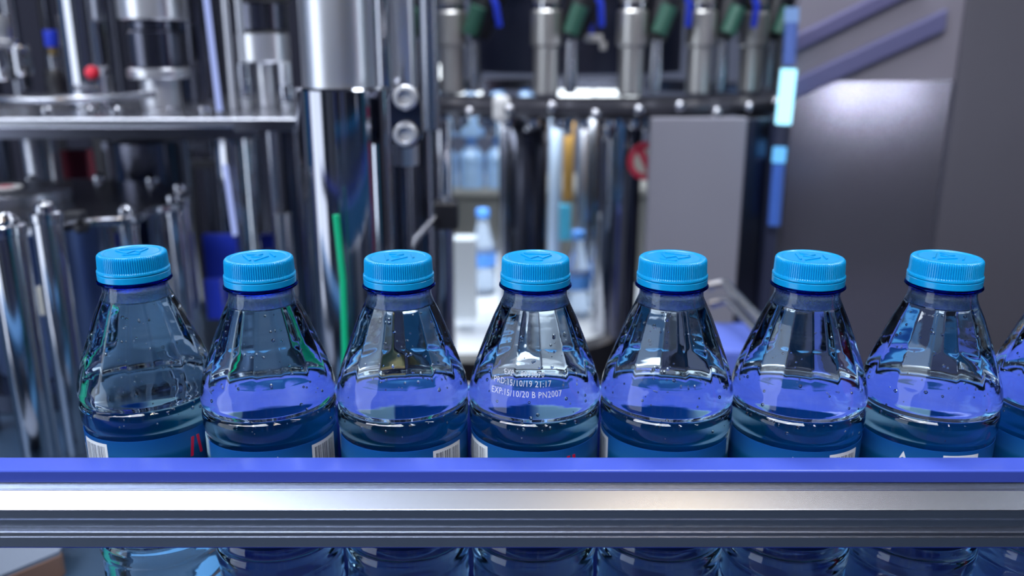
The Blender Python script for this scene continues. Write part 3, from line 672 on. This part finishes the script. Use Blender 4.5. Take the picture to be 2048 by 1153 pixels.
# pipes and bars running over the cabinet
for j, (px, Y, w_, m_) in enumerate([(236, 1.25, 22, M_STEEL), (262, 1.4, 12, M_DSTEEL), (345, 1.3, 16, M_STEEL), (372, 1.45, 30, M_BLACK), (432, 1.3, 14, M_CHROME), (452, 1.4, 24, M_BLACK), (520, 1.35, 12, M_DSTEEL), (205, 1.4, 34, M_BLACK), (60, 1.3, 20, M_STEEL), (500, 1.5, 18, M_STEEL), (128, 1.35, 18, M_BLACK), (10, 1.3, 26, M_DSTEEL)]):
    post('cabinet_pipe', px, 320, Y, w_, 0, 0, m_, 'vertical pipe among the dark pipes in front of the navy cabinet', 'pipe', 'pipes in front of the navy cabinet', zt=2.3, zb=0)
for (a0, a1, b0, b1, Y, m_, lb) in [(205, 415, 284, 300, 1.16, M_DSTEEL, 'horizontal grey bar crossing the dark gap under the deck plate'), (250, 440, 322, 336, 1.12, M_BLACK, 'black horizontal bar low in the gap under the deck plate')]:
    A, B = at(a0, b1, Y), at(a1, b0, Y)
    tb = thing('cross_bar', tuple(A), lb, 'bar'); MB().box(A.x, B.x, Y, Y+.02, A.z, B.z).build('bar', m_, tb)
    for xx in (A.x+.004, B.x-.012): MB().box(xx, xx+.008, Y+.006, Y+.014, 0, A.z).build('upright', m_, tb)
# --- filling carousel
KX, KY, KR = .12, 1.35, .40
zn = 1.2078-.58*0-.0
ZB = zat(192, .96)             # nozzle bottoms
M_RINGD = pbr('dark_ring_steel', (.07, .07, .09), .42, .7, noise=.3, nscale=30)
t = thing('filler_ring', (KX, KY, ZB-.03), 'dark round ring under the circle of filling valves', 'ring')
MB().lathe([(KR-.05, ZB-.030), (KR+.035, ZB-.030), (KR+.045, ZB-.022), (KR+.045, ZB-.012), (KR+.02, ZB-.004), (KR-.05, ZB-.004)], 96, (KX, KY, 0), close=False).build('ring_plate', M_RINGD, t)
MB().lathe([(KR-.05, ZB-.004), (KR-.05, ZB-.030)], 96, (KX, KY, 0), close=False).build('inner_edge', M_DSTEEL, t)
for j in range(17):
    a = -pi/2+radians(-64+j*8); rr_ = KR+.050
    MB().ball((KX+rr_*cos(a), KY+rr_*sin(a), ZB-.017+.006*sin(j*2.1)), .0085, 14, 8).build('ring_nut', M_CHROME, t)
    MB().lathe([(.005, ZB-.050-.006*(j % 3)), (.0075, ZB-.046-.006*(j % 3)), (.0075, ZB-.036), (.012, ZB-.034), (.012, ZB-.0305)], 16, (KX+(KR+.02)*cos(a+.05), KY+(KR+.02)*sin(a+.05), 0)).build('ring_fitting', M_CHROME, t)
    a = -pi/2+radians(-62+j*5); MB().lathe([(.007, ZB-.045), (.010, ZB-.04), (.010, ZB-.032), (.006, ZB-.030)], 14, (KX+(KR+.03)*cos(a), KY+(KR+.03)*sin(a), 0)).build('ring_screw', M_CHROME, t)
M_VALVE = pbr('satin_valve_steel', (.52, .51, .50), .33, .85)
M_GCOV = pbr('dull_green_cover', (.03, .11, .08), .4)
def valve():
    t = thing('filling_valve', (0, 0, ZB), '', 'valve', 'filling valves of the carousel')
    def p(mb, n, m, par=t): o = mb.build(n, m); o.parent = par; o.location = (0, 0, 0); return o
    p(MB().lathe([(.015, .001), (.0185, .004), (.0185, .070), (.0225, .074), (.0225, .120), (.019, .124), (.019, .150)], 32), 'valve_body', M_VALVE)
    p(MB().tube([(0, 0, .145), (0, 0, .170), (.003, .008, .188), (.012, .022, .206), (.028, .042, .225), (.045, .060, .26)], .0185, 20), 'elbow_pipe', M_VALVE)
    p(MB().lathe([(.0205, .124), (.0205, .132)], 24), 'clamp_collar', M_CHROME)
    s = p(MB().tube([(.036, .012, .085), (.048, .014, .120), (.060, .016, .160), (.062, .02, .20)], [.018, .024, .026, .024], 20), 'actuator', M_BLACK)
    p(MB().tube([(.036, -.016, .090), (.050, -.018, .128)], .0125, 16), 'green_cover', M_GCOV, s)
    p(MB().tube([(.060, -.01, .175), (.070, -.02, .150), (.078, -.02, .130), (.080, -.01, .10)], .0050, 12), 'blue_hose', M_BLUEP)
    p(MB().tube([(.036, .0, .080), (.036, .0, .028), (.036, .0, .004)], [.009, .011, .008], 16), 'side_nozzle', M_STEEL)
    return t
v0 = valve()
angs = [-10, -32, -50, -68, 8, 24, 40, 56, 72]
vl = {-10: 'large filling valve hanging second from the left over the carousel ring', -32: 'filling valve hanging just right of the grey rod', -50: 'filling valve half hidden behind the grey rods',
      -68: 'filling valve hidden behind the polished column edge', 8: 'filling valve above the red and white round sign', 24: 'filling valve above the left part of the grey panel', 40: 'filling valve above the middle of the grey panel',
      56: 'filling valve above the right part of the grey panel', 72: 'filling valve beside the bright strip lamp', 80: 'rearmost filling valve beside the strip lamp'}
for i, a_ in enumerate(angs):
    o = v0 if i == 0 else copy_tree(v0); a = -pi/2+radians(a_)
    o.location = (KX+KR*cos(a), KY+KR*sin(a), ZB); o.rotation_euler = (0, 0, radians(a_*.55)); o['label'] = vl[a_]
t = thing('filler_drum', (KX, KY, ZB), 'dark central drum of the filling carousel behind the valves', 'drum')
MB().lathe([(.20, zat(150, 1.12)), (.20, 2.2)], 64, (KX, KY, 0)).build('drum', M_NAVY, t)
MB().lathe([(.201, ZB+.19), (.29, ZB+.20), (.29, ZB+.24), (.201, ZB+.26)], 64, (KX, KY, 0)).build('manifold_ring', M_STEEL, t)
q = at(1190, 82, 1.0); t = thing('hose_clamp', tuple(q), 'small white clamp with a dark hole hanging between two filling valves', 'clamp')
MB().box(q.x-.016, q.x+.012, 1.0, 1.012, q.z-.002, q.z+.010).build('clamp_body', M_WHITE, t, bevel=.002)
MB().box(q.x+.008, q.x+.018, 1.0, 1.012, q.z-.014, q.z-.001).build('clamp_tail', M_WHITE, t, bevel=.002)
MB().tube([(q.x-.005, 1.006, q.z+.009), (q.x-.012, 1.02, q.z+.08), (q.x-.01, 1.03, q.z+.20), (q.x, 1.03, q.z+.5)], .004, 10).build('hose', M_BLUEP, t)
# bright far windows behind
M_WIN = emis('bright_window_glow', (.85, .93, 1.0), 3.2)
M_WINB = pbr('pale_wall_panel', (.5, .52, .55), .6)
def win(a0, a1, b0, b1, Y, n):
    A, B = at(a0, b1, Y), at(a1, b0, Y)
    o = struct(MB().box(A.x, B.x, Y, Y+.03, A.z, B.z).build('window_%d' % n, M_WIN)); 
win(868, 900, 130, 197, 3.6, 1); win(915, 962, 168, 197, 3.6, 2); win(1118, 1186, 160, 215, 3.6, 3); win(1190, 1245, 162, 192, 3.6, 4); win(1252, 1276, 178, 200, 3.6, 5)

# --- columns below the ring
post('carousel_column', 1055, 400, 1.05, 78, 0, 0, M_DSTEEL, 'dark column under the carousel behind the middle bottle cap', 'column', zt=ZB-.031, zb=.745)
post('carousel_column', 1008, 400, 1.10, 20, 0, 0, M_STEEL, 'thin grey post beside the dark carousel column', 'post', zt=ZB-.031, zb=.745)
post('carousel_column', 1232, 400, 1.00, 86, 0, 0, M_CHROME, 'wide bright chrome column right of the yellow strip', 'column', zt=ZB-.031, zb=.66)
post('carousel_column', 1172, 400, 1.20, 38, 0, 0, M_STEEL, 'pale post just right of the yellow strip', 'post', zt=ZB-.031, zb=.745)
post('carousel_column', 1262, 400, .98, 34, 0, 0, M_DSTEEL, 'dark post beside the round sign', 'post', zt=ZB-.031, zb=.66)
post('carousel_column', 1110, 400, 1.22, 26, 0, 0, pbr('pale_blue_steel', (.42, .52, .66), .4, .6), 'pale blue post left of the yellow strip', 'post', zt=ZB-.031, zb=.745)
def panel(name, a0, a1, b0, b1, Y, th, mat, label, cat, bev=.002):
    yr = min(400, b1); A, B = at(a0, yr, Y), at(a1, yr, Y)
    return tag(MB().box(A.x, B.x, Y, Y+th, max(0, zat(b1, Y)), zat(b0, Y)).build(name, mat, bevel=bev), label, cat)
panel('yellow_strip', 1126, 1146, 222, 402, 1.12, .01, pbr('ochre_plastic', (.40, .23, .06), .5), 'yellow level strip hanging under the carousel', 'strip')
panel('cyan_strip', 1120, 1143, 410, 482, 1.12, .01, M_CYAN, 'short cyan strip below the yellow strip', 'strip')
panel('white_nozzle', 985, 1020, 192, 246, .92, .03, M_WHITE, 'white plastic block hanging under the carousel ring', 'block', .008)
# round sign
q = at(1292, 322, .955); ks = kpx(322, .955)
t = thing('round_sign', (q.x, .955, q.z), 'red and white round warning sign half covered by the grey panel', 'sign')
def disc(r, y0, y1, m, nm, ri=0):
    n = 48; vs = [(q.x+r_*cos(2*pi*i/n), y, q.z+r_*sin(2*pi*i/n)) for (r_, y) in ((max(ri, .0003), y0), (r, y0), (r, y1), (max(ri, .0003), y1)) for i in range(n)]
    fs = [(j*n+i, j*n+(i+1) % n, (j+1) % 4*n+(i+1) % n, (j+1) % 4*n+i) for j in range(4) for i in range(n)]
    mb = MB(); mb.add(vs, fs, 0, False); mb.build(nm, m, t)
disc(38/ks, .955, .957, M_BEIGE, 'sign_face'); disc(38/ks, .9525, .9548, M_RED, 'red_border', 26/ks)
mb = MB(); a = 8/ks; mb.add([(q.x-a-.01, .9525, q.z+.018), (q.x-a, .9525, q.z+.022), (q.x+.012, .9525, q.z-.018), (q.x+.004, .9525, q.z-.022),(q.x-a-.01, .9545, q.z+.018), (q.x-a, .9545, q.z+.022), (q.x+.012, .9545, q.z-.018), (q.x+.004, .9545, q.z-.022)],
    [(0,1,2,3),(7,6,5,4),(0,4,5,1),(1,5,6,2),(2,6,7,3),(3,7,4,0)], 0, False); mb.build('slanted_bar', M_RED, t)
panel('steel_partition', 1296, 1484, 236, 1100, .90, .02, M_GREYP, 'flat grey steel panel below the right half of the carousel', 'panel')
panel('machine_pillar', 1484, 1540, 236, 760, .92, .08, M_DSTEEL, 'dark square pillar left of the bright strip lamp', 'pillar')
panel('machine_pillar', 1538, 1562, 240, 760, .90, .05, M_NAVY, 'narrow navy pillar under the strip lamp', 'pillar')
# strip lamp
t = thing('strip_lamp', tuple(at(1570, 300, .93)), 'upright cyan white strip lamp between pillar and large steel panel', 'lamp')
def lamp_seg(pA, pB, r, mat, nm):
    MB().tube([at(*pA, .88), at(*pB, .88)], r).build(nm, mat, t)
lamp_seg((1578, 138), (1566, 248), .011, emis('cyan_lamp_glow', (.35, .78, 1.0), 2.2), 'bright_segment')
lamp_seg((1560, 295), (1557, 325), .0095, emis('cyan_lamp_dim', (.15, .5, 1.0), 1.2), 'lower_segment')
lamp_seg((1584, 15), (1583, 45), .0095, emis('blue_lamp_dim', (.25, .42, .85), .8), 'upper_segment')
lamp_seg((1583, 45), (1578, 130), .009, pbr('blue_lens', (.10, .17, .50), .3), 'blue_lens')
lamp_seg((1557, 330), (1548, 450), .009, pbr('blue_lens_b', (.06, .15, .55), .3), 'lower_lens')
lamp_seg((1566, 250), (1560, 292), .009, M_NAVY, 'dark_joint')
# large steel panels at right
M_BIG = pbr('satin_steel_sheet', (.25, .245, .31), .19, .78, noise=.15, nscale=3.0)
panel('enclosure_panel', 1566, 1880, 160, 1600, .93, .02, M_BIG, 'large satin steel enclosure panel with two soft lamp reflections', 'panel')
panel('enclosure_door', 1882, 2300, -300, 1600, .922, .03, pbr('dark_satin_steel', (.135, .13, .16), .42, .5, noise=.12, nscale=3), 'darker steel enclosure door at the right edge', 'door')
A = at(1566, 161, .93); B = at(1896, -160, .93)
tag(MB().box(at(1566, 400, .93).x, at(1880, 400, .93).x, .93, .95, A.z, B.z).build('upper_reflection', pbr('lilac_reflection', (.215, .20, .25), .5)), 'pale lilac sheet standing for the reflection at the top of the large steel panel', 'panel')  # bright reflection on the steel panel's top, put in as a lilac sheet
def reflection_band(pA, pB, r, m, lb):  # bars standing for slanted reflections in the steel panel
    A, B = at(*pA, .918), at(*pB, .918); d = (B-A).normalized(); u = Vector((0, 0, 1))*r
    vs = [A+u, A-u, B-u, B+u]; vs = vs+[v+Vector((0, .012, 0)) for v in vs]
    mb = MB(); mb.add(vs, [(0,1,2,3),(7,6,5,4),(0,4,5,1),(1,5,6,2),(2,6,7,3),(3,7,4,0)], 0, False); tag(mb.build('slanted_reflection', m, bevel=.004), lb, 'reflection_band')
reflection_band((1572, 98), (1860, -44), .013, pbr('violet_blue_paint', (.105, .10, .22), .5), 'upper violet blue slanted reflection band at the top right')
reflection_band((1572, 187), (1896, 39), .016, pbr('violet_reflection_b', (.10, .10, .22), .5), 'lower violet blue slanted reflection band at the top right')

# --- turntable and distant bottles
TX, TY, TR, TZ = at(940, 570, 1.27).x, 1.22, .36, .744
t = thing('turntable', (TX, TY, TZ-.06), 'round bright turntable with a black rim behind the bottle row', 'turntable')
MB().lathe([(TR-.02, TZ-.004), (TR-.02, TZ)], 96, (TX, TY, 0)).build('disc', pbr('wet_white_disc', (.80, .84, .90), .25), t)
MB().lathe([(TR-.019, TZ-.06), (TR, TZ-.055), (TR, TZ-.004), (TR-.019, TZ+.003)], 96, (TX, TY, 0), close=False).build('black_rim', M_BLACK, t)
MB().lathe([(TR-.03, TZ-.07), (TR-.03, TZ-.005)], 64, (TX, TY, 0)).build('base', M_BLACK, t)
M_FARP = pbr('far_bottle_plastic', (.62, .72, .86), .12)
M_FARP.node_tree.nodes['Principled BSDF'].inputs['Transmission Weight'].default_value = .8
M_FARC = pbr('light_blue_far_cap', (.10, .32, .85), .4)
def far_bottle(x, y, z, s, label, group):
    t = thing('small_bottle', (x, y, z), label, 'bottle', group)
    MB().lathe([(.024*s, 0), (.027*s, .004*s), (.027*s, .05*s), (.025*s, .055*s), (.027*s, .06*s), (.027*s, .095*s), (.022*s, .115*s), (.012*s, .150*s), (.0105*s, .158*s), (.0105*s, .168*s)], 32, (x, y, z)).build('bottle_body', M_FARP, t)
    MB().lathe([(.0135*s, .162*s), (.0135*s, .176*s), (.012*s, .178*s)], 28, (x, y, z)).build('cap', M_FARC, t)
    MB().lathe([(.0275*s, .062*s), (.0275*s, .090*s)], 32, (x, y, z), close=False).build('label', M_FARC, t)
def fb(px, pyt, Y, label):
    z = TZ+.0005; P = at(px, pyt, Y); far_bottle(P.x, Y, z, (P.z-z)/.178, label, 'small bottles on the turntable')
fb(965, 418, 1.22, 'empty small bottle on the turntable left of the dark carousel column')
fb(1157, 462, 1.08, 'shorter small bottle on the turntable below the cyan strip')
fb(1203, 436, 1.14, 'small bottle on the turntable in front of the chrome column')
# shelf with stacked blue bottles
A, B = at(880, 392, 1.9), at(1060, 380, 1.9)
t = thing('shelf', (A.x, 1.9, A.z), 'beige shelf board carrying the blue stacked bottles', 'shelf')
MB().box(A.x-.1, B.x+.4, 1.9, 2.2, A.z, B.z).build('board', M_BEIGE, t)
MB().box(A.x-.1, B.x+.4, 1.95, 1.98, 0, A.z).build('front_panel', M_BEIGE, t)
zsh = B.z+.0005
M_BB = pbr('blue_bottle_plastic', (.42, .64, .95), .15)
def blue_bottle(x, y, z, lb):
    t = thing('blue_bottle', (x, y, z), lb, 'bottle', 'blue bottles stacked on the far shelf')
    MB().lathe([(.030, 0), (.034, .004), (.034, .05), (.031, .055), (.034, .06), (.034, .085), (.013, .115), (.013, .122)], 24, (x, y, z)).build('bottle_body', M_BB, t)
    MB().lathe([(.015, .118), (.015, .132)], 20, (x, y, z)).build('cap', M_FARC, t)
for r_ in range(2):
    for c_ in range(4):
        blue_bottle(A.x+.01+.072*c_, 1.94+.0*r_, zsh+r_*.1335, 'blue plastic bottle in the stack on the far beige shelf')
panel('bright_box', 905, 950, 480, 640, .99, .04, pbr('white_box_paint', (.72, .80, .88), .4), 'white upright box left of the distant turntable bottles', 'box')
# right lower: chute
t = thing('outfeed_chute', tuple(at(1470, 640, .6)), 'bent steel guide bars beside the fifth bottle', 'chute')
MB().tube([at(1415, 575, .62), at(1448, 565, .62), at(1520, 640, .52), at(1560, 690, .46)], .005).build('upper_bar', M_STEEL, t)
MB().tube([at(1420, 610, .62), at(1455, 600, .62), at(1530, 680, .50)], .005).build('lower_bar', M_STEEL, t)
tag(MB().box(at(1425, 700, .55).x, at(1520, 700, .55).x, .52, .62, .66, zat(655, .6)).build('plastic_tray', pbr('violet_blue_plastic', (.12, .18, .65), .4), bevel=.004), 'violet blue plastic tray seen between the fifth and sixth bottles', 'tray')
